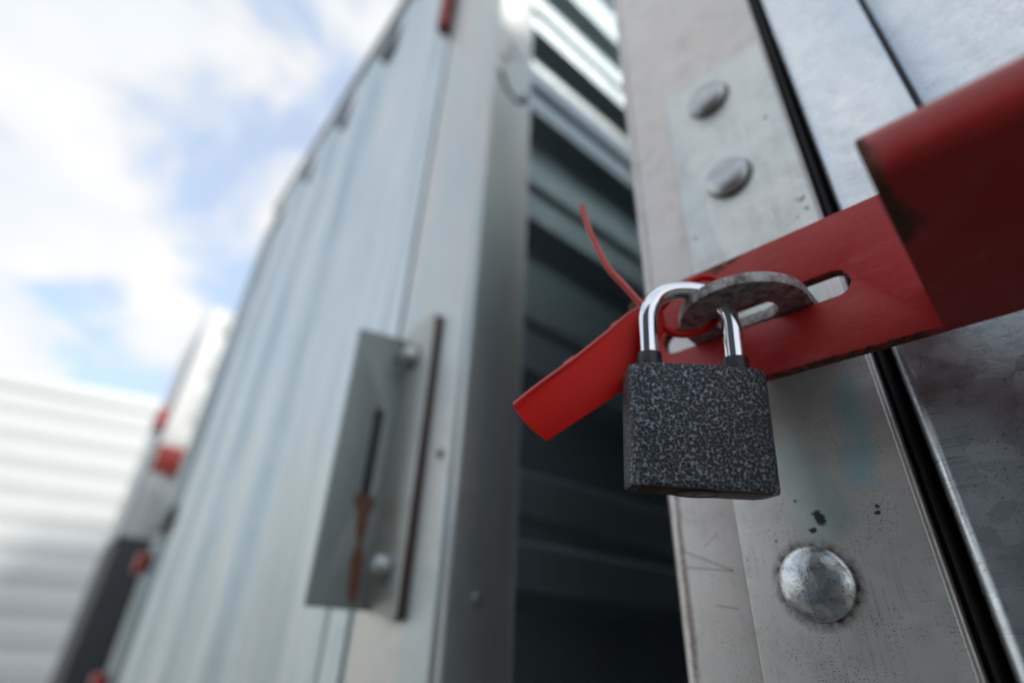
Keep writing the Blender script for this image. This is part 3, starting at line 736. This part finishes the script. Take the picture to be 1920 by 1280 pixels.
# ------------------------------------------------------------------ white containers farther along
def white_box(name, loc, rz, length, width, top, label, period=0.20, lock=False):
    """x runs along the ribbed wall that faces -y"""
    r = empty(name, loc, rz); tag(r, label, 'container', 'white containers across the yard')
    pts = corrugated_outline(0.10, top - 0.10, 0.0, 0.006, period, period * 0.5, period * 0.16, 0.13, 0.10)
    bm = bmesh.new()
    A = [bm.verts.new((0.06, y, z)) for z, y in pts]; B = [bm.verts.new((length - 0.06, y, z)) for z, y in pts]; n = len(pts)
    for i in range(n): bm.faces.new((A[i], A[(i + 1) % n], B[(i + 1) % n], B[i]))
    bm.faces.new(A); bm.faces.new(B[::-1])
    link('side_wall', fin(bm, 'side_wall'), m_white, r)
    for x0 in (0.0, length - 0.059):
        box('corner_post', x0, x0 + 0.059, -0.005, 0.09, 0.0, top, m_white, r, 0.006)
    box('top_rail', 0.0595, length - 0.0595, -0.004, 0.09, top - 0.099, top, m_white, r, 0.006)
    box('bottom_rail', 0.0595, length - 0.0595, -0.004, 0.09, 0.0, 0.099, m_white, r, 0.006)
    box('body_shell', 0.002, length - 0.002, 0.101, width, 0.01, top - 0.004, m_white, r)
    return r
def from_cam(azd, dist):                      # heading measured clockwise from the view's heading
    a = R(azd + 44.5)                          # -X has heading -44.5
    return Vector((-math.cos(a) * dist, math.sin(a) * dist, 0))
# long white wall closing the yard on the left; its right end is hidden
pR = from_cam(-33.0, 3.60)
dirv = R(-17.5)                                # turn of the wall's run against +Y
run = Vector((math.sin(R(17.5)), math.cos(R(17.5)), 0))
# wall runs from left (near -y) to right (+y); local x along run, local -y faces the camera
rz = math.atan2(run.y, run.x)
L_ = 4.2
loc = pR + run * 0.35 - run * L_
wc = white_box('storage_container', loc, rz, L_, 2.2, 2.22, 'long white container with level ribs closing the yard at far left', 0.135)
# white container next in the row, its near side in sun
w2o = Lw(-2.25, 0.17)
W2 = 2.0
w2 = white_box('storage_container', Lw(-2.25, 0.17), TH + R(90), W2, 0.50, 2.20, 'white container standing beyond the ribbed zinc door, red lock parts on its corner')
box('door_leaf', -0.012, -0.0055, 0.03, 0.44, 1.285, 2.10, m_white, w2, 0.001)
box('shade_panel', -0.008, 0.30, -0.014, 0.48, 0.02, 1.28, m_shade, w2, 0.002)  # dark panel put in for the shade on lower side and front
box('lock_box', -0.035, 0.03, 0.01, 0.10, rel(0.66), rel(0.74), m_redfar, w2, 0.01)
box('warning_plate', 0.006, 0.10, -0.0095, -0.0055, rel(0.50), rel(0.60), m_redfar, w2, 0.001)

# ------------------------------------------------------------------ unseen dark container added behind the viewer so the zinc door reflects dark
oc = empty('storage_container', (-1.05, -1.60, 0)); tag(oc, 'added unseen dark blue-grey container for the zinc door to reflect', 'container')
pts = corrugated_outline(0.06, 2.34, 0.0, -0.022, 0.24, 0.11, 0.03, 0.1, -0.10)
link('front_wall', prism_me(pts, 0.10, 2.15, 'z', 'front_wall'), m_added, oc)
for x0 in (0.0, 2.341): box('corner_post', x0, x0 + 0.058, -0.10, 0.006, 0.0, 2.26, m_added, oc, 0.005)
box('top_rail', 0.0585, 2.3405, -0.10, 0.005, 2.151, 2.26, m_added, oc, 0.005)
box('bottom_rail', 0.0585, 2.3405, -0.10, 0.005, 0.0, 0.099, m_added, oc, 0.005)
box('body_shell', 0.004, 2.395, -2.4, -0.101, 0.01, 2.25, m_added, oc)
